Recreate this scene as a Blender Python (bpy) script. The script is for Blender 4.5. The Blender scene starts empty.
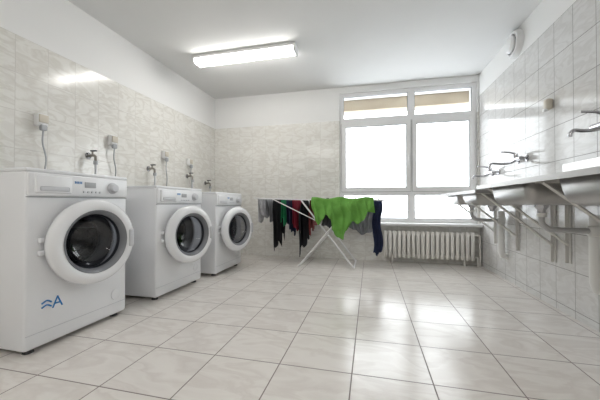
import bpy, bmesh, math, random
from mathutils import Vector, Matrix
random.seed(3)
sc = bpy.context.scene
try:
    sc.view_settings.view_transform = 'Standard'
except Exception as e:
    print(e)

XL, XR, YB, YF, H = -2.26, 1.29, 3.92, -2.4, 2.31

# ---------------------------------------------------------------- materials
def mat(name, col, rough=0.5, metal=0.0, spec=0.5, emit=None, estr=0.0, coat=0.0):
    m = bpy.data.materials.new(name); m.use_nodes = True
    b = m.node_tree.nodes['Principled BSDF']
    b.inputs['Base Color'].default_value = (*col, 1)
    b.inputs['Roughness'].default_value = rough
    b.inputs['Metallic'].default_value = metal
    b.inputs['Specular IOR Level'].default_value = spec
    b.inputs['Coat Weight'].default_value = coat
    if emit:
        b.inputs['Emission Color'].default_value = (*emit, 1)
        b.inputs['Emission Strength'].default_value = estr
    return m

def noisy(name, c1, c2, scale, rough=0.6, bump=0.0, metal=0.0, bscale=None, stretch=(1,1,1)):
    m = mat(name, c1, rough, metal)
    nt = m.node_tree; N = nt.nodes; L = nt.links; b = N['Principled BSDF']
    tc = N.new('ShaderNodeTexCoord'); mp = N.new('ShaderNodeMapping')
    mp.inputs['Scale'].default_value = stretch
    L.new(tc.outputs['Object'], mp.inputs['Vector'])
    n = N.new('ShaderNodeTexNoise'); n.inputs['Scale'].default_value = scale
    n.inputs['Detail'].default_value = 5
    L.new(mp.outputs[0], n.inputs['Vector'])
    r = N.new('ShaderNodeValToRGB')
    r.color_ramp.elements[0].position = .35; r.color_ramp.elements[1].position = .65
    r.color_ramp.elements[0].color = (*c1, 1); r.color_ramp.elements[1].color = (*c2, 1)
    L.new(n.outputs['Fac'], r.inputs['Fac']); L.new(r.outputs['Color'], b.inputs['Base Color'])
    if bump:
        n2 = N.new('ShaderNodeTexNoise'); n2.inputs['Scale'].default_value = bscale or scale*4
        L.new(mp.outputs[0], n2.inputs['Vector'])
        bp = N.new('ShaderNodeBump'); bp.inputs['Strength'].default_value = bump
        bp.inputs['Distance'].default_value = .01
        L.new(n2.outputs['Fac'], bp.inputs['Height']); L.new(bp.outputs[0], b.inputs['Normal'])
    return m

def tilemat(name, ax_u, ax_v, w, h, ou, ov, mortar, base, vein, mcol, rough, plaster_z=None, wav=0.02, vscale=5.0, spec=.5):
    m = bpy.data.materials.new(name); m.use_nodes = True
    nt = m.node_tree; N = nt.nodes; L = nt.links; b = N['Principled BSDF']
    b.inputs['Specular IOR Level'].default_value = spec
    g = N.new('ShaderNodeNewGeometry'); s = N.new('ShaderNodeSeparateXYZ')
    L.new(g.outputs['Position'], s.inputs[0])
    def math_(op, a, bb=None):
        n = N.new('ShaderNodeMath'); n.operation = op
        for i, v in enumerate((a, bb)):
            if v is None: continue
            if isinstance(v, (int, float)): n.inputs[i].default_value = v
            else: L.new(v, n.inputs[i])
        return n.outputs[0]
    U = math_('ADD', s.outputs[ax_u], 20*w - ou); V = math_('ADD', s.outputs[ax_v], 20*h - ov)
    c = N.new('ShaderNodeCombineXYZ'); L.new(U, c.inputs[0]); L.new(V, c.inputs[1])
    br = N.new('ShaderNodeTexBrick'); br.offset = 0; br.squash = 1
    br.inputs['Scale'].default_value = 1
    br.inputs['Brick Width'].default_value = w; br.inputs['Row Height'].default_value = h
    br.inputs['Mortar Size'].default_value = mortar; br.inputs['Mortar Smooth'].default_value = .1
    L.new(c.outputs[0], br.inputs['Vector'])
    fu = math_('FLOOR', math_('DIVIDE', U, w)); fv = math_('FLOOR', math_('DIVIDE', V, h))
    ci = N.new('ShaderNodeCombineXYZ'); L.new(fu, ci.inputs[0]); L.new(fv, ci.inputs[1])
    wn = N.new('ShaderNodeTexWhiteNoise'); wn.noise_dimensions = '3D'; L.new(ci.outputs[0], wn.inputs['Vector'])
    vm = N.new('ShaderNodeVectorMath'); vm.operation = 'SCALE'; vm.inputs['Scale'].default_value = 9.0
    L.new(wn.outputs['Color'], vm.inputs[0])
    mp = N.new('ShaderNodeMapping'); mp.inputs['Rotation'].default_value = (0, 0, .8)
    mp.inputs['Scale'].default_value = (1.0, 2.4, 1)
    L.new(c.outputs[0], mp.inputs['Vector'])
    va = N.new('ShaderNodeVectorMath'); va.operation = 'ADD'
    L.new(mp.outputs[0], va.inputs[0]); L.new(vm.outputs[0], va.inputs[1])
    no = N.new('ShaderNodeTexNoise'); no.inputs['Scale'].default_value = vscale
    no.inputs['Detail'].default_value = 5; no.inputs['Distortion'].default_value = .7
    L.new(va.outputs[0], no.inputs['Vector'])
    r = N.new('ShaderNodeValToRGB'); e = r.color_ramp.elements
    mid = tuple((p+q)/2 for p, q in zip(base, vein))
    e[0].position = .38; e[0].color = (*base, 1); e[1].position = .66; e[1].color = (*mid, 1)
    k = e.new(.49); k.color = (*vein, 1); k = e.new(.56); k.color = (*base, 1)
    L.new(no.outputs['Fac'], r.inputs['Fac'])
    mx = N.new('ShaderNodeMix'); mx.data_type = 'RGBA'
    L.new(br.outputs['Fac'], mx.inputs['Factor']); L.new(r.outputs['Color'], mx.inputs[6]); mx.inputs[7].default_value = (*mcol, 1)
    col = mx.outputs[2]
    wv = N.new('ShaderNodeTexNoise'); wv.inputs['Scale'].default_value = 7; wv.inputs['Detail'].default_value = 1
    L.new(va.outputs[0], wv.inputs['Vector'])
    hh = math_('SUBTRACT', math_('MULTIPLY', wv.outputs['Fac'], wav), math_('MULTIPLY', br.outputs['Fac'], .12))
    rr = math_('ADD', math_('MULTIPLY', br.outputs['Fac'], .4), rough)
    if plaster_z is not None:
        f = math_('GREATER_THAN', s.outputs[2], plaster_z)
        m2 = N.new('ShaderNodeMix'); m2.data_type = 'RGBA'
        L.new(f, m2.inputs['Factor']); L.new(col, m2.inputs[6]); m2.inputs[7].default_value = (.87, .87, .86, 1)
        col = m2.outputs[2]
        inv = math_('SUBTRACT', 1.0, f)
        hh = math_('MULTIPLY', hh, inv)
        rr = math_('ADD', rr, math_('MULTIPLY', f, .6))
    bp = N.new('ShaderNodeBump'); bp.inputs['Strength'].default_value = .6; bp.inputs['Distance'].default_value = .01
    L.new(hh, bp.inputs['Height']); L.new(bp.outputs[0], b.inputs['Normal'])
    L.new(col, b.inputs['Base Color']); L.new(rr, b.inputs['Roughness'])
    return m

TB, TV, TM = (.85, .84, .80), (.73, .71, .66), (.62, .60, .56)
M_LEFT = tilemat('wall_tile_left', 1, 2, .20, .25, 0, .11, .0016, TB, TV, TM, .14, 1.86)
M_BACK = tilemat('wall_tile_back', 0, 2, .20, .25, -.06, .11, .0016, TB, TV, TM, .14, 1.86)
M_RIGHT = tilemat('wall_tile_right', 1, 2, .20, .25, .05, .05, .0020, (.74,.735,.725), (.66,.65,.635), (.24,.23,.22), .12, 2.05, spec=.28)
M_FLOOR = tilemat('floor_tile', 0, 1, .333, .333, -.08, 1.30, .0028, (.81,.775,.735), (.73,.685,.645), (.24,.20,.19), .20, None, .012, 3.2, .42)
M_CEIL = noisy('ceiling_paint', (.75,.75,.74), (.78,.78,.77), 1.5, .9)
M_WHITE = noisy('enamel_white', (.85,.86,.88), (.87,.88,.90), 2, .28)
M_DOORW = mat('door_plastic', (.88,.89,.91), .25)
M_GREYP = mat('grey_plastic', (.42,.43,.45), .35)
M_LGREY = mat('light_grey_plastic', (.62,.63,.66), .35)
M_MGREY = mat('silver_grey_plastic', (.22,.23,.25), .3)
M_DARK = mat('dark_rubber', (.03,.03,.035), .5)
M_SEAL = mat('seal_rubber', (.13,.135,.15), .5)
M_GASKET = mat('glazing_gasket', (.22,.22,.23), .5)
M_CHROME = mat('chrome', (.50,.50,.52), .14, 1)
M_STEEL = noisy('stainless_steel', (.40,.39,.38), (.47,.46,.45), 6, .40, .04, .95, 60, (1, .1, 1))
M_DRUM = mat('drum_steel', (.50,.51,.53), .25, 1)
M_BLUE = mat('blue_print', (.02,.20,.50), .4)
M_PVC = mat('upvc_white', (.86,.86,.86), .3)
M_PIPE = mat('pipe_plastic', (.80,.80,.78), .4)
M_GPIPE = mat('grey_trap_plastic', (.50,.50,.50), .4)
M_IRON = mat('painted_iron', (.72,.71,.68), .45)
M_RAD = noisy('radiator_enamel', (.83,.81,.76), (.86,.84,.79), 5, .4)
M_BEIGE = mat('beige_plastic', (.66,.61,.52), .5)
M_TAN = noisy('shutter_box_tan', (.40,.33,.24), (.47,.39,.29), 3, .7)
M_BRASS = mat('dull_metal', (.30,.28,.25), .35, .9)
M_LAMP = mat('lamp_diffuser', (.9,.9,.9), .4, emit=(1.0,.985,.955), estr=22.5)

def glassmat(name, tint, gl=.06):
    m = bpy.data.materials.new(name); m.use_nodes = True
    nt = m.node_tree; N = nt.nodes; L = nt.links
    N.remove(N['Principled BSDF']); o = N['Material Output']
    t = N.new('ShaderNodeBsdfTransparent'); t.inputs[0].default_value = (*tint, 1)
    g = N.new('ShaderNodeBsdfGlossy'); g.inputs['Roughness'].default_value = .03
    mx = N.new('ShaderNodeMixShader'); mx.inputs[0].default_value = gl
    L.new(t.outputs[0], mx.inputs[1]); L.new(g.outputs[0], mx.inputs[2]); L.new(mx.outputs[0], o.inputs[0])
    return m
M_GLASS = glassmat('window_glass', (.97,.98,.98), .04)
M_DGLASS = glassmat('door_glass', (.30,.31,.34), .06)

# ---------------------------------------------------------------- builders
CUR = {'p': None, 'o': Vector((0,0,0))}
def group(name, loc, rotz=0.0, local=False):
    e = bpy.data.objects.new(name, None); sc.collection.objects.link(e)
    e.empty_display_size = .1
    e.location = loc; e.rotation_euler = (0, 0, rotz)
    CUR['p'] = e; CUR['o'] = Vector((0,0,0)) if local else Vector(loc)
    return e
def endgroup():
    CUR['p'] = None; CUR['o'] = Vector((0,0,0))
def finish(bm, name, m, smooth=False, mods=None):
    bmesh.ops.recalc_face_normals(bm, faces=bm.faces)
    me = bpy.data.meshes.new(name)
    for v in bm.verts: v.co -= CUR['o']
    bm.to_mesh(me); bm.free()
    if isinstance(m, (list, tuple)):
        for k in m: me.materials.append(k)
    else: me.materials.append(m)
    ob = bpy.data.objects.new(name, me); sc.collection.objects.link(ob)
    if CUR['p']: ob.parent = CUR['p']
    if smooth:
        for p in me.polygons: p.use_smooth = True
        try: me.set_sharp_from_angle(angle=math.radians(40))
        except Exception: pass
    return ob
def addbox(bm, a, b, bev=0.0, seg=2):
    r = bmesh.ops.create_cube(bm, size=1)
    vs = r['verts']
    a = Vector(a); b = Vector(b); c = (a+b)/2; d = b-a
    for v in vs: v.co = Vector((v.co.x*abs(d.x), v.co.y*abs(d.y), v.co.z*abs(d.z))) + c
    if bev:
        es = set(e for v in vs for e in v.link_edges)
        bmesh.ops.bevel(bm, geom=list(es), offset=bev, segments=seg, affect='EDGES', profile=.5)
def box(name, a, b, m, bev=0.0, seg=2, smooth=None):
    bm = bmesh.new(); addbox(bm, a, b, bev, seg)
    return finish(bm, name, m, bev > 0)
def boxes(name, lst, m, bev=0.0):
    bm = bmesh.new()
    for a, b in lst: addbox(bm, a, b, bev)
    return finish(bm, name, m, bev > 0)
def addtube(bm, pts, r, n=12, closed=False):
    pts = [Vector(p) for p in pts]; N = len(pts)
    rings = []; prev = None
    for i in range(N):
        if i == 0: t = pts[1]-pts[0]
        elif i == N-1: t = pts[-1]-pts[-2]
        else: t = (pts[i+1]-pts[i]).normalized() + (pts[i]-pts[i-1]).normalized()
        t.normalize()
        if prev is None:
            up = Vector((0,0,1)) if abs(t.z) < .9 else Vector((1,0,0))
            nx = t.cross(up).normalized()
        else:
            nx = (prev - t*prev.dot(t)).normalized()
        prev = nx; ny = t.cross(nx)
        rr = r[i] if isinstance(r, (list, tuple)) else r
        rings.append([bm.verts.new(pts[i] + (nx*math.cos(2*math.pi*k/n) + ny*math.sin(2*math.pi*k/n))*rr) for k in range(n)])
    for i in range(N-1):
        for k in range(n):
            bm.faces.new((rings[i][k], rings[i][(k+1)%n], rings[i+1][(k+1)%n], rings[i+1][k]))
    bm.faces.new(rings[0]); bm.faces.new(rings[-1])
def smoothpts(P, sub=6):
    P = [Vector(p) for p in P]; out = []
    Q = [P[0]*2-P[1]] + P + [P[-1]*2-P[-2]]
    for i in range(1, len(Q)-2):
        for k in range(sub):
            t = k/sub; a, b, c, d = Q[i-1], Q[i], Q[i+1], Q[i+2]
            out.append(.5*((2*b)+(c-a)*t+(2*a-5*b+4*c-d)*t*t+(3*b-a-3*c+d)*t**3))
    out.append(P[-1]); return out
def tube(name, pts, r, m, n=12, smooth=False):
    bm = bmesh.new(); addtube(bm, smoothpts(pts) if smooth else pts, r, n)
    return finish(bm, name, m, True)
def tubes(name, lst, m, n=8):
    bm = bmesh.new()
    for pts, r in lst: addtube(bm, pts, r, n)
    return finish(bm, name, m, True)
def lathe(name, c, prof, m, axis='x', n=64, mats=None):
    bm = bmesh.new(); rings = []
    c = Vector(c)
    for r, h in prof:
        ring = []
        for k in range(n):
            a = 2*math.pi*k/n
            if axis == 'x': p = Vector((h, r*math.cos(a), r*math.sin(a)))
            elif axis == 'y': p = Vector((r*math.cos(a), h, r*math.sin(a)))
            else: p = Vector((r*math.cos(a), r*math.sin(a), h))
            ring.append(bm.verts.new(c+p))
        rings.append(ring)
    for i in range(len(rings)-1):
        for k in range(n):
            bm.faces.new((rings[i][k], rings[i][(k+1)%n], rings[i+1][(k+1)%n], rings[i+1][k]))
    bmesh.ops.remove_doubles(bm, verts=bm.verts, dist=1e-5)
    return finish(bm, name, m, True)

# ---------------------------------------------------------------- room shell
WX0, WX1, WZ0, WZ1 = -.40, 1.27, .50, 2.23
box('floor', (XL-.15, YF-.15, -.1), (XR+.15, YB+.3, 0), M_FLOOR)
box('ceiling', (XL-.15, YF-.15, H), (XR+.15, YB+.3, H+.1), M_CEIL)
box('wall_left', (XL-.15, YF-.15, 0), (XL, YB+.3, H), M_LEFT)
box('wall_right', (XR, YF-.15, 0), (XR+.15, YB+.3, H), M_RIGHT)
box('wall_front', (XL, YF-.15, 0), (XR, YF, H), M_BACK)
boxes('wall_back', [((XL, YB, 0), (WX0, YB+.3, H)), ((WX0, YB, 0), (XR, YB+.3, WZ0)),
                    ((WX0, YB, WZ1), (XR, YB+.3, H)), ((WX1, YB, WZ0), (XR, YB+.3, WZ1))], M_BACK)

# ---------------------------------------------------------------- window
group('window_1', ((WX0+WX1)/2, YB+.08, WZ0))
y0, y1 = YB+.03, YB+.10
mx_ = .515; zt = 1.84; zb = .90
fr = .05
def grid_frame(xs, zs, ya, yb):
    L = [((a, ya, zs[0][0]), (b, yb, zs[-1][1])) for a, b in xs]
    for (a0, a1), (b0, b1) in zip(xs, xs[1:]):
        for z0, z1 in zs: L.append(((a1, ya+.002, z0), (b0, yb-.002, z1)))
    return L
FX = [(WX0, WX0+fr), (mx_-.04, mx_+.04), (WX1-fr, WX1)]
FZ = [(WZ0, WZ0+.05), (zb-.045, zb+.02), (zt-.04, zt+.045), (WZ1-.045, WZ1)]
boxes('frame', grid_frame(FX, FZ, y0, y1), M_PVC)
s = []; gk = []
def sash(xa, xb, za, zb_, w=.05):
    s.extend(grid_frame([(xa, xa+w), (xb-w, xb)], [(za, za+w), (zb_-w, zb_)], y0-.02, y0-.001))
    gk.extend(grid_frame([(xa+w, xa+w+.006), (xb-w-.006, xb-w)], [(za+w, za+w+.006), (zb_-w-.006, zb_-w)], y0-.012, y0+.02))
    gk.extend(grid_frame([(xa-.004, xa), (xb, xb+.004)], [(za-.004, za), (zb_, zb_+.004)], y0-.004, y0-.001))
sash(WX0+.03, mx_-.01, zb, zt-.02); sash(mx_+.01, WX1-.03, zb, zt-.02)
boxes('sashes', s, M_PVC)
for (a0, a1), (b0, b1) in zip(FX, FX[1:]):
    for i in (0, 2):
        gk.extend(grid_frame([(a1, a1+.006), (b0-.006, b0)], [(FZ[i][1], FZ[i][1]+.006), (FZ[i+1][0]-.006, FZ[i+1][0])], y0+.012, y0+.03))
boxes('gaskets', gk, M_GASKET)
box('glass', (WX0+.02, y0+.035, WZ0+.02), (WX1-.02, y0+.04, WZ1-.02), M_GLASS)
for i, xx in enumerate((mx_-.035, mx_+.035)):
    bm = bmesh.new()
    addbox(bm, (xx-.012, y0-.03, 1.30), (xx+.012, y0-.018, 1.36), .003)
    addbox(bm, (xx-.008, y0-.055, 1.24), (xx+.008, y0-.04, 1.345), .003)
    addtube(bm, [(xx, y0-.02, 1.335), (xx, y0-.05, 1.335)], .008)
    finish(bm, 'handle_%d' % (i+1), M_PVC, True)
endgroup()
box('window_sill', (WX0-.03, YB-.12, WZ0-.035), (XR-.002, YB+.03, WZ0-.001), M_PVC, .008)
box('roller_shutter_box', (WX0-.1, YB+.32, 2.08), (WX1+.2, YB+.52, 2.40), M_TAN, .01)
box('ground_outside', (-15, YB+.6, -.3), (15, YB+30, -.1), noisy('outdoor_snow', (.75,.77,.8), (.85,.86,.88), 1, .9))

# ---------------------------------------------------------------- radiator
rx0, rx1 = .16, 1.20; ry = YB-.13
group('radiator', ((rx0+rx1)/2, ry+.05, 0))
n = 19; w = (rx1-rx0)/n
bm = bmesh.new()
for i in range(n):
    xc = rx0 + w*(i+.5)
    addbox(bm, (xc-w*.38, ry, .07), (xc+w*.38, ry+.022, .40), .009)
    addbox(bm, (xc-w*.38, ry+.08, .07), (xc+w*.38, ry+.1, .40), .009)
    addbox(bm, (xc-w*.2, ry+.01, .075), (xc+w*.2, ry+.09, .395), .004)
addtube(bm, [(rx0+.01, ry+.05, .365), (rx1-.01, ry+.05, .365)], .024, 14)
addtube(bm, [(rx0+.01, ry+.05, .105), (rx1-.01, ry+.05, .105)], .024, 14)
finish(bm, 'sections', M_RAD, True)
boxes('feet', [((rx0+.10, ry+.03, 0), (rx0+.12, ry+.07, .09)), ((rx1-.12, ry+.03, 0), (rx1-.10, ry+.07, .09))], M_RAD)
tube('supply_pipe', [(rx1-.02, ry+.05, .365), (1.25, ry+.05, .365), (1.262, ry+.05, .35), (1.262, ry+.05, 0.0)], .011, M_RAD)
tube('return_pipe', [(rx1-.02, ry+.05, .105), (1.232, ry+.05, .105), (1.238, ry+.05, .09), (1.238, ry+.05, 0.0)], .011, M_RAD)
endgroup()

# ---------------------------------------------------------------- washers
def text_mesh(name, body, size, loc, m):
    cu = bpy.data.curves.new(name+'_c', 'FONT'); cu.body = body; cu.size = size; cu.extrude = .0006
    ob = bpy.data.objects.new(name+'_t', cu); sc.collection.objects.link(ob)
    dg = bpy.context.evaluated_depsgraph_get()
    me = bpy.data.meshes.new_from_object(ob.evaluated_get(dg))
    bpy.data.objects.remove(ob); bpy.data.curves.remove(cu)
    me.materials.clear(); me.materials.append(m)
    o2 = bpy.data.objects.new(name, me); sc.collection.objects.link(o2)
    R = Matrix(((0,0,1),(1,0,0),(0,1,0))).to_4x4()
    me.transform(Matrix.Translation(Vector(loc)) @ R)
    o2.parent = CUR['p']; return o2

def washer(loc, rotz, logo=True, W=.60, D=.56, HT=.87, zc=.475, ajar=10, R=1.0, yc=.31):
    top = group('washing_machine', loc, rotz, local=True)
    dz = HT-.866
    body = box('cabinet', (-D, 0, .025), (0, W, HT-.015), M_WHITE, .014, 3)
    cut_bm = bmesh.new()
    addtube(cut_bm, [(-.42, yc, zc), (.1, yc, zc)], .185, 48)
    cut = finish(cut_bm, 'cutter', M_WHITE)
    md = body.modifiers.new('b', 'BOOLEAN'); md.object = cut; md.operation = 'DIFFERENCE'; md.solver = 'EXACT'
    bpy.context.view_layer.update()
    dg = bpy.context.evaluated_depsgraph_get()
    me = bpy.data.meshes.new_from_object(body.evaluated_get(dg))
    body.modifiers.clear(); body.data = me
    bpy.data.objects.remove(cut)
    for p in me.polygons: p.use_smooth = True
    try: me.set_sharp_from_angle(angle=math.radians(30))
    except Exception: pass
    c = (0, yc, zc)
    lathe('drum', c, [(.135,-.05),(.183,-.075),(.183,-.40),(.05,-.405),(.0001,-.40)], M_DRUM)
    bm = bmesh.new()
    for k in range(3):
        a = 2*math.pi*k/3 + .5
        p0 = Vector((-.38, yc+.165*math.cos(a), zc+.165*math.sin(a))); p1 = p0+Vector((.28,0,0))
        addtube(bm, [p0, p1], [.028,.018], 10)
    finish(bm, 'drum_paddles', M_LGREY, True)
    bm = bmesh.new()
    for i in range(7):
        for k in range(30):
            a = 2*math.pi*(k+.5*(i%2))/30
            p = Vector((-.36+i*.04, yc+.1828*math.cos(a), zc+.1828*math.sin(a)))
            q = Vector((-.36+i*.04, yc+.1805*math.cos(a), zc+.1805*math.sin(a)))
            addtube(bm, [p, q], .005, 6)
    finish(bm, 'drum_holes', M_DARK)
    lathe('door_seal', c, [(.190,.001),(.184,-.01),(.178,-.03),(.16,-.045),(.138,-.05),(.133,-.06),(.145,-.075)], M_SEAL)
    hy = yc-.245*R
    piv = bpy.data.objects.new('door', None); sc.collection.objects.link(piv); piv.parent = top
    piv.location = (.012, hy, zc); piv.rotation_euler = (0, 0, -math.radians(ajar))
    CUR['p'] = piv
    dc = (0, .245*R, 0)
    def S(pr): return [(r*R, h) for r, h in pr]
    lathe('door_ring', dc, S([(.150,.004),(.225,.002),(.238,.010),(.243,.026),(.240,.044),(.228,.058),(.208,.066),(.186,.064),(.172,.052),(.164,.034),(.156,.014),(.150,.004)]), M_DOORW)
    lathe('door_inner_trim', dc, S([(.180,.061),(.177,.064),(.167,.056),(.158,.038),(.151,.014),(.148,.012)]), M_MGREY)
    lathe('door_glass', dc, S([(.156,.030),(.152,.022),(.140,-.01),(.115,-.035),(.07,-.050),(.0001,-.055)]), M_DGLASS)
    box('door_handle', (.052, dc[1]+.190*R, -.055), (.074, dc[1]+.222*R, .055), M_LGREY, .008, 3)
    boxes('door_latch', [((-.02, dc[1]+.205*R, -.012), (.004, dc[1]+.215*R, .012))], M_LGREY)
    CUR['p'] = top
    boxes('door_hinge', [((0, hy-.012, zc-.045), (.020, hy+.012, zc-.02)), ((0, hy-.012, zc+.02), (.020, hy+.012, zc+.045))], M_DOORW, .004)
    box('fascia', (-.02, .004, .726+dz), (.012, W-.004, .846+dz), M_DOORW, .010, 3)
    box('fascia_gap', (-.005, .004, .719+dz), (.003, W-.004, .725+dz), M_GREYP)
    bm = bmesh.new(); addbox(bm, (.005, .03, .742+dz), (.022, .215, .835+dz), .008, 3)
    finish(bm, 'detergent_drawer', M_DOORW, True)
    box('drawer_grip', (.018, .05, .752+dz), (.026, .195, .776+dz), M_LGREY, .006)
    lathe('program_knob', (.010, .475, .785+dz), [(.036,0),(.036,.006),(.028,.010),(.026,.026),(.022,.030),(.0001,.030)], M_LGREY, n=32)
    box('display', (.010, .29, .780+dz), (.014, .36, .812+dz), M_GREYP, .002)
    bm = bmesh.new()
    for k in range(5): addtube(bm, [(.010, .285+k*.025, .755+dz), (.017, .285+k*.025, .755+dz)], .006, 12)
    finish(bm, 'buttons', M_LGREY, True)
    boxes('brand_lettering', [((.0118, .232+k*.009, .800+dz), (.0128, .238+k*.009, .813+dz)) for k in range(5)], M_BLUE)
    box('kick_gap', (-.004, .006, .098), (.0015, W-.006, .101), M_LGREY)
    lathe('pump_filter_cover', (0, .515, .155), [(.034,0),(.034,.003),(.028,.004),(.0001,.004)], M_DOORW, n=32)
    bm = bmesh.new()
    for fx in (-.05, -.50):
        for fy in (.05, W-.05): addtube(bm, [(fx, fy, 0), (fx, fy, .03)], [.024, .018], 14)
    finish(bm, 'feet', M_DARK, True)
    if logo:
        text_mesh('energy_letter', 'A', .085, (.0005, .125, .20), M_BLUE)
        bm = bmesh.new()
        for k in range(2):
            addtube(bm, smoothpts([(.0012, .075, .238-k*.022), (.0012, .10, .248-k*.022), (.0012, .122, .235-k*.022)], 5), .004, 8)
        finish(bm, 'energy_swoosh', M_BLUE, True)
    box('worktop', (-D-.0, -.002, HT-.02), (.004, W+.002, HT), M_WHITE, .007, 3)
    endgroup()

washer((-1.62, 1.05, 0), 0.0, True, HT=.925, zc=.53, ajar=7, R=1.0)
washer((-1.585, 1.89, 0), 0.0, False, HT=.885, zc=.485, ajar=13, W=.61)
washer((-1.53, 2.67, 0), 0.0, False, HT=.865, zc=.465, ajar=15)

# ---------------------------------------------------------------- ceiling lamp and added fill lamps
def lamp(x0, x1, y):
    group('fluorescent_ceiling_or_fill_lamp', ((x0+x1)/2, y, H))
    box('housing', (x0, y-.075, H-.035), (x1, y+.075, H), M_PVC, .006)
    bm = bmesh.new()
    prof = [(-.065, H-.034), (-.060, H-.060), (-.045, H-.078), (.045, H-.078), (.060, H-.060), (.065, H-.034)]
    A = [bm.verts.new((x0+.02, y+p, z)) for p, z in prof]; B = [bm.verts.new((x1-.02, y+p, z)) for p, z in prof]
    for i in range(5): bm.faces.new((A[i], A[i+1], B[i+1], B[i]))
    finish(bm, 'diffuser', M_LAMP)
    box('end_cap_1', (x0, y-.072, H-.082), (x0+.022, y+.072, H-.03), M_PVC, .006)
    box('end_cap_2', (x1-.022, y-.072, H-.082), (x1, y+.072, H-.03), M_PVC, .006)
    endgroup()
lamp(-1.82, -.70, 2.76)
lamp(-1.82, -.66, -.7)  # unseen lamp behind the camera, added as fill light
lamp(-.3, .86, -.7)  # second unseen fill lamp, added to brighten the room from behind

# ---------------------------------------------------------------- wall fittings left
def outlet(y, z, drop=.45):
    group('power_outlet', (XL, y, z))
    box('back_box', (XL, y-.035, z-.045), (XL+.045, y+.035, z+.045), M_PVC, .01, 3)
    box('lid', (XL+.045, y-.03, z-.02), (XL+.055, y+.03, z+.035), M_BEIGE, .004)
    box('plug', (XL+.03, y-.018, z-.075), (XL+.06, y+.018, z-.035), M_GREYP, .006)
    tube('cable', [(XL+.045, y, z-.07), (XL+.04, y, z-.16), (XL+.03, y+.03, z-.28), (XL+.02, y+.01, z-drop), (XL+.02, y, .8)], .005, M_GREYP, 8, True)
    endgroup()
for y, z in ((1.54, 1.33), (2.12, 1.31), (2.80, 1.29), (3.26, 1.27)): outlet(y, z)
def wtap(y, z):
    group('washing_machine_water_tap', (XL, y, z))
    lathe('wall_rose', (XL, y, z), [(.028,0),(.026,.006),(.012,.01)], M_CHROME, n=24)
    tube('spigot', [(XL, y, z), (XL+.06, y, z), (XL+.075, y, z-.01), (XL+.078, y, z-.05)], .011, M_BRASS)
    tube('valve_stem', [(XL+.045, y, z), (XL+.045, y, z+.035)], .007, M_BRASS)
    box('lever', (XL+.03, y-.01, z+.033), (XL+.085, y+.01, z+.043), M_DARK, .003)
    lathe('hose_nut', (XL+.078, y, z-.075), [(.0001,0),(.016,0),(.016,.03),(.0001,.03)], M_GREYP, 'z', 16)
    tube('inlet_hose', [(XL+.078, y, z-.07), (XL+.078, y, z-.14), (XL+.05, y+.02, z-.25), (XL+.035, y+.03, .75), (XL+.035, y+.03, .6)], .008, M_LGREY, 10, True)
    endgroup()
for y, z in ((1.91, 1.14), (2.58, 1.11), (3.24, 1.09), (3.66, 1.03)): wtap(y, z)
tube('drain_hose', [(XL+.05, 1.27, .62), (XL+.05, 1.27, .95), (XL+.06, 1.27, 1.06), (XL+.04, 1.27, 1.13), (XL+.01, 1.27, 1.15)], .014, M_GREYP, 12, True)

# ---------------------------------------------------------------- right wall: sinks
def basin(bm, x0, x1, y0, y1, zt, zb, r=.035, tp=.02):
    b2 = bmesh.new()
    T = [b2.verts.new(p) for p in ((x0,y0,zt),(x1,y0,zt),(x1,y1,zt),(x0,y1,zt))]
    B = [b2.verts.new(p) for p in ((x0+tp,y0+tp,zb),(x1-tp,y0+tp,zb),(x1-tp,y1-tp,zb),(x0+tp,y1-tp,zb))]
    for i in range(4): b2.faces.new((T[i], T[(i+1)%4], B[(i+1)%4], B[i]))
    b2.faces.new(B)
    es = [e for e in b2.edges if not (e.verts[0] in T and e.verts[1] in T)]
    bmesh.ops.bevel(b2, geom=es, offset=r, segments=4, affect='EDGES', profile=.5)
    me = bpy.data.meshes.new('tmp'); b2.to_mesh(me); b2.free()
    bm.from_mesh(me); bpy.data.meshes.remove(me)

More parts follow.
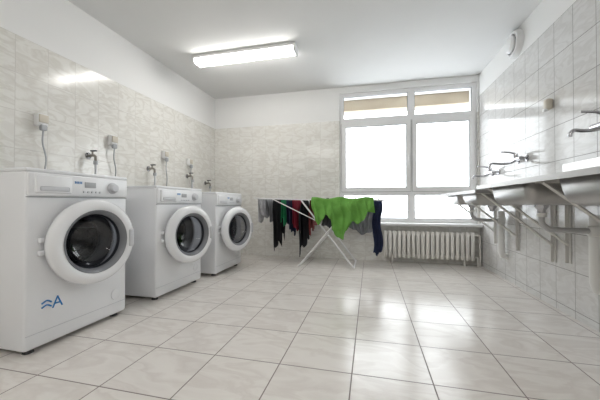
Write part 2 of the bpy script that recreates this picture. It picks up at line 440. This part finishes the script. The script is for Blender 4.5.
def sink_unit(ya, yb, zt, bas, bdepth, splash, xf, brs, traps):
    group('stainless_steel_sink', ((xf+XR)/2, (ya+yb)/2, zt))
    xb = XR-.004
    bm = bmesh.new()
    xi0, xi1 = xf+.04, xb-.12
    addbox(bm, (xf, ya, zt-.004), (xi0, yb, zt)); addbox(bm, (xi1, ya, zt-.004), (xb, yb, zt))
    prev = ya
    for a, b in bas + [(yb, yb)]:
        addbox(bm, (xi0, prev, zt-.004), (xi1, a, zt)); prev = b
    ap = .026
    addbox(bm, (xf-.002, ya, zt-ap), (xf+.002, yb, zt)); addbox(bm, (xf, ya-.002, zt-ap), (xb, ya+.002, zt)); addbox(bm, (xf, yb-.002, zt-ap), (xb, yb+.002, zt))
    finish(bm, 'deck', M_STEEL)
    bm = bmesh.new()
    for a, b in bas: basin(bm, xi0, xi1, a, b, zt-.002, zt-bdepth, .045, .025)
    ob = finish(bm, 'basins', M_STEEL, True)
    sm = ob.modifiers.new('s', 'SOLIDIFY'); sm.thickness = .002
    box('backsplash', (xb-.012, ya, zt), (xb, yb, zt+splash), M_STEEL, .004)
    for i, (a, b) in enumerate(bas):
        x = (xi0+xi1)/2; y = (a+b)/2; z = zt-bdepth
        lathe('drain_%d' % (i+1), (x, y, z), [(.035,.001),(.035,-.012),(.02,-.03),(.02,-.05)], M_CHROME, 'z', 24)
        if i in traps:
            wz = traps[i]; xp = XR-.05
            tube('trap_%d' % (i+1), [(x, y, z-.045), (x, y, z-.10), (x+.02, y, z-.13), (x+.06, y, z-.145), (xp-.01, y, z-.15)], .016, M_GPIPE, 14, True)
            lathe('nut_%d' % (i+1), (x, y, z-.06), [(.016,-.012),(.026,-.012),(.026,.012),(.016,.012)], M_PIPE, 'z', 16)
            tube('waste_stack_%d' % (i+1), [(xp, y, z-.06), (xp, y, wz+.04), (xp+.01, y, wz), (XR-.003, y, wz-.005)], .030, M_PIPE, 16)
            lathe('collar_%d' % (i+1), (xp, y, z-.15), [(.030,-.03),(.037,-.025),(.037,.025),(.030,.03)], M_PIPE, 'z', 24)
    for j, y in enumerate(brs):
        z = zt-.004; xw = XR-.003
        bm = bmesh.new()
        addbox(bm, (xf+.03, y-.012, z-.004), (xw, y+.012, z)); addbox(bm, (xf+.03, y+.008, z-.026), (xw, y+.012, z-.004))
        addbox(bm, (xw-.004, y-.012, z-.52), (xw, y+.012, z-.004)); addbox(bm, (xw-.024, y+.008, z-.52), (xw-.004, y+.012, z-.026))
        addtube(bm, [(xf+.06, y+.005, z-.02), (xw-.01, y+.005, z-.40)], .009, 4)
        finish(bm, 'wall_bracket_%d' % (j+1), M_IRON)
    endgroup()
sink_unit(.95, 2.34, .875, [(1.02, 1.52), (1.74, 2.24)], .135, .14, .75, (.985, 1.63, 2.29), {1: .26})
sink_unit(2.40, 3.48, .85, [(2.50, 2.92), (3.02, 3.40)], .12, .06, .76, (2.45, 2.97, 3.44), {1: .24})

def mixer(y, z, L=.22):
    group('wall_mixer_tap', (XR, y, z))
    for dy in (-.075, .075):
        lathe('rose', (XR, y+dy, z), [(.030,-.001),(.028,-.010),(.014,-.016),(.014,-.05)], M_CHROME, n=24)
    tube('body', [(XR-.055, y-.095, z), (XR-.055, y+.095, z)], .018, M_CHROME, 18)
    tube('spout', [(XR-.055, y, z-.005), (XR-.09, y, z-.03), (XR-.16, y, z-.035), (XR-.055-L, y, z-.03), (XR-.075-L, y, z-.045), (XR-.078-L, y, z-.065)], .010, M_CHROME, 12, True)
    lathe('cartridge', (XR-.055, y, z+.01), [(.019,0),(.021,.02),(.019,.04),(.0001,.045)], M_CHROME, 'z', 20)
    tube('lever', [(XR-.06, y, z+.05), (XR-.10, y, z+.065), (XR-.17, y, z+.07)], [.010,.008,.006], M_CHROME, 10)
    endgroup()
mixer(1.90, 1.18, .14); mixer(2.90, 1.13, .18); mixer(3.46, 1.07, .14)

def soap(y, z):
    group('soap_dispenser', (XR, y, z))
    box('tank', (XR-.045, y-.025, z-.04), (XR-.001, y+.025, z+.04), M_BEIGE, .014, 4)
    box('push_bar', (XR-.055, y-.015, z-.05), (XR-.03, y+.015, z-.03), M_PVC, .005)
    endgroup()
soap(2.48, 1.47)
vy, vz = 2.98, 2.18
group('round_wall_vent', (XR, vy, vz))
lathe('flange', (XR-.001, vy, vz), [(.118,0),(.118,-.028),(.106,-.046),(.088,-.048),(.084,-.02)], M_PVC, n=40)
lathe('centre_disc', (XR, vy, vz), [(.0001,-.080),(.056,-.077),(.074,-.058),(.070,-.044),(.0001,-.040)], M_PVC, n=40)
lathe('throat', (XR, vy, vz), [(.0001,-.004),(.088,-.004)], M_SEAL, n=40)
endgroup()

# ---------------------------------------------------------------- drying rack
RY0, RY1, RZ = 3.32, 3.80, .79
group('clothes_drying_rack', (-.5, (RY0+RY1)/2, 0))
lst = []
r = .0095
lst.append(([(-.82,RY0,0.009),(-.16,RY0,RZ)], r)); lst.append(([(-.82,RY1,.009),(-.16,RY1,RZ)], r)); lst.append(([(-.82,RY0,.012),(-.82,RY1,.012)], r))
lst.append(([(-.18,RY0+.02,.009),(-.80,RY0+.02,RZ)], r)); lst.append(([(-.18,RY1-.02,.009),(-.80,RY1-.02,RZ)], r)); lst.append(([(-.18,RY0,.012),(-.18,RY1,.012)], r))
for y in (RY0, RY1):
    lst.append(([(-.80,y,RZ),(-.14,y,RZ)], r*.8))
    lst.append(([(-.80,y,RZ),(-1.38,y,RZ+.02)], r*.8))
    lst.append(([(-.14,y,RZ),(.16,y,RZ-.01)], r*.8))
    lst.append(([(-.62,y,.55),(-1.15,y,RZ+.01)], r*.6))
lst.append(([(-1.38,RY0,RZ+.02),(-1.38,RY1,RZ+.02)], r*.8)); lst.append(([(.16,RY0,RZ-.01),(.16,RY1,RZ-.01)], r*.8))
for x in [-1.32,-1.24,-1.13,-1.05,-.97,-.89,-.80,-.72,-.64,-.54,-.44,-.34,-.24,-.14,-.04,.06]:
    z = RZ + (.02*(-.8-x)/.58 if x < -.8 else 0)
    lst.append(([(x,RY0,z),(x,RY1,z)], .0035))
tubes('frame', lst, M_PVC)
endgroup()

def cloth(name, c, c2=None):
    return noisy(name, c, c2 or tuple(k*.75 for k in c), 14, .9, .35, 0, 120)
def hang(name, x, ya, yb, ztop, da, db, m, spread=.02, seed=0, wob_=1.0):
    rnd = random.Random(seed); ph = [rnd.random()*6 for _ in range(4)]
    bm = bmesh.new(); ny, ns = 26, 30; tot = da+db; g = []
    for j in range(ns+1):
        s = j/ns*tot; row = []
        for i in range(ny+1):
            v = i/ny
            if s < da: side = -1; dz = da-s
            else: side = 1; dz = s-da
            hemv = 1 + .09*math.sin(v*5+ph[0]) + .06*math.sin(v*11+ph[1])
            amp = min(1, dz/.15)
            wob = wob_*(.014*amp*math.sin(v*13+ph[2]+side) + .008*amp*math.sin(v*27+ph[3]+dz*6))
            xx = x + side*(.006+spread*amp) + wob
            yy = (ya+yb)/2 + (v-.5)*(yb-ya)*(1-.22*amp*min(1,dz/max(da,db))) + .01*math.sin(dz*15+ph[1])
            row.append(bm.verts.new((xx, yy, ztop+.006-dz*hemv if dz > .001 else ztop+.008)))
        g.append(row)
    for j in range(ns):
        for i in range(ny): bm.faces.new((g[j][i], g[j][i+1], g[j+1][i+1], g[j+1][i]))
    ob = finish(bm, name, m, False)
    for p in ob.data.polygons: p.use_smooth = True
    sm = ob.modifiers.new('s', 'SOLIDIFY'); sm.thickness = .004
    return ob
def front(name, x0, x1, y, ztop, hem, m, seed=0, amp=.018, back=.16):
    rnd = random.Random(seed); ph = [rnd.random()*6 for _ in range(4)]
    def hemf(u):
        for (a, va), (b, vb) in zip(hem, hem[1:]):
            if u <= b:
                t = (u-a)/(b-a); t = t*t*(3-2*t); return va+(vb-va)*t
        return hem[-1][1]
    bm = bmesh.new(); nx, nf, nb = 90, 30, 8; g = []
    for j in range(-nb, nf+1):
        row = []
        for i in range(nx+1):
            u = i/nx; X = x0+(x1-x0)*u
            if j < 0: d = back*(-j/nb); side = 1
            else: d = hemf(u)*(j/nf); side = -1
            a = min(1, d/.08)
            f1 = 1-abs(math.sin(u*10+ph[0]+d*2.5)); f2 = 1-abs(math.sin(u*23+ph[1]-d*5))
            wob = amp*a*(1.6*f1*f1+1.0*f2*f2+.4*math.sin(d*26+u*9+ph[2])-.6)
            yy = y + side*(.012+.01*a) + (-wob-.012*a if side < 0 else wob*.3+.02)
            X += .014*a*math.sin(d*14+ph[3])
            row.append(bm.verts.new((X, yy, ztop+.010*(1-a)-d+.010*math.sin(u*15+ph[2]))))
        g.append(row)
    for j in range(len(g)-1):
        for i in range(nx): bm.faces.new((g[j][i], g[j][i+1], g[j+1][i+1], g[j+1][i]))
    ob = finish(bm, name, m, False)
    for p in ob.data.polygons: p.use_smooth = True
    sm = ob.modifiers.new('s', 'SOLIDIFY'); sm.thickness = .005
    return ob
K = cloth('cloth_black', (.012,.012,.016)); G = cloth('cloth_green', (.02,.30,.12)); LG = cloth('cloth_lime', (.17,.42,.08), (.13,.34,.055))
GR = cloth('cloth_grey', (.24,.25,.27)); LGR = cloth('cloth_light_grey', (.42,.43,.46)); WH = cloth('cloth_white', (.80,.80,.83)); RD = cloth('cloth_red', (.36,.02,.05)); NV = cloth('cloth_navy', (.02,.03,.08)); MR = cloth('cloth_maroon', (.16,.03,.03)); DG = cloth('cloth_charcoal', (.05,.05,.06))
hang('white_shirt', -1.33, 3.34, 3.78, .81, .28, .20, WH, .014, 1, .6)
hang('grey_towel', -1.24, 3.36, 3.78, .805, .22, .28, LGR, .016, 2, .7)
hang('black_trousers', -1.14, 3.36, 3.78, .80, .60, .52, K, .020, 3, .7)
hang('green_shirt', -1.045, 3.36, 3.78, .80, .26, .30, G, .020, 4, .7)
hang('navy_shirt', -.97, 3.36, 3.78, .795, .34, .42, NV, .010, 5, .5)
hang('red_shirt', -.90, 3.36, 3.78, .795, .34, .38, RD, .012, 6, .5)
hang('black_shirt', -.80, 3.40, 3.76, .79, .62, .52, K, .024, 7)
hang('maroon_shirt', -.69, 3.38, 3.76, .79, .40, .34, MR, .016, 8, .7)
front('lime_green_sweater', -.66, .04, RY0-.004, .80,
      [(0,.12),(.06,.27),(.12,.31),(.17,.24),(.22,.17),(.30,.22),(.36,.36),(.45,.45),(.53,.47),(.58,.36),(.66,.24),(.74,.28),(.82,.25),(.9,.14),(1,.08)], LG, 9, .024)
front('charcoal_shirt', -.56, -.30, RY0+.13, .79, [(0,.3),(.5,.34),(1,.3)], DG, 14, .010)
front('grey_jacket', -.25, .03, RY0+.11, .79, [(0,.3),(.3,.36),(.6,.40),(1,.36)], GR, 10, .014)
front('navy_trousers', .03, .13, RY0+.19, .785, [(0,.60),(.5,.64),(1,.58)], NV, 12, .008, .5)

# ---------------------------------------------------------------- light
w = bpy.data.worlds.new('overcast_sky'); sc.world = w; w.use_nodes = True
bg = w.node_tree.nodes['Background']
bg.inputs[0].default_value = (.94, .97, 1.0, 1); bg.inputs[1].default_value = 7.0
pl = bpy.data.lights.new('window_portal', 'AREA'); pl.shape = 'RECTANGLE'; pl.size = WX1-WX0; pl.size_y = WZ1-WZ0
try: pl.cycles.is_portal = True
except Exception as e: print('portal', e)
po = bpy.data.objects.new('window_portal', pl); sc.collection.objects.link(po)
po.location = ((WX0+WX1)/2, YB+.25, (WZ0+WZ1)/2); po.rotation_euler = (math.radians(-90), 0, 0)

# ---------------------------------------------------------------- camera
cam = bpy.data.cameras.new('camera'); co = bpy.data.objects.new('camera', cam); sc.collection.objects.link(co)
cam.sensor_width = 36; cam.lens = 290/600*36; cam.clip_start = .02
co.location = (0, 0, .75); co.rotation_euler = (math.radians(90.6), 0, math.radians(13.6))
sc.camera = co
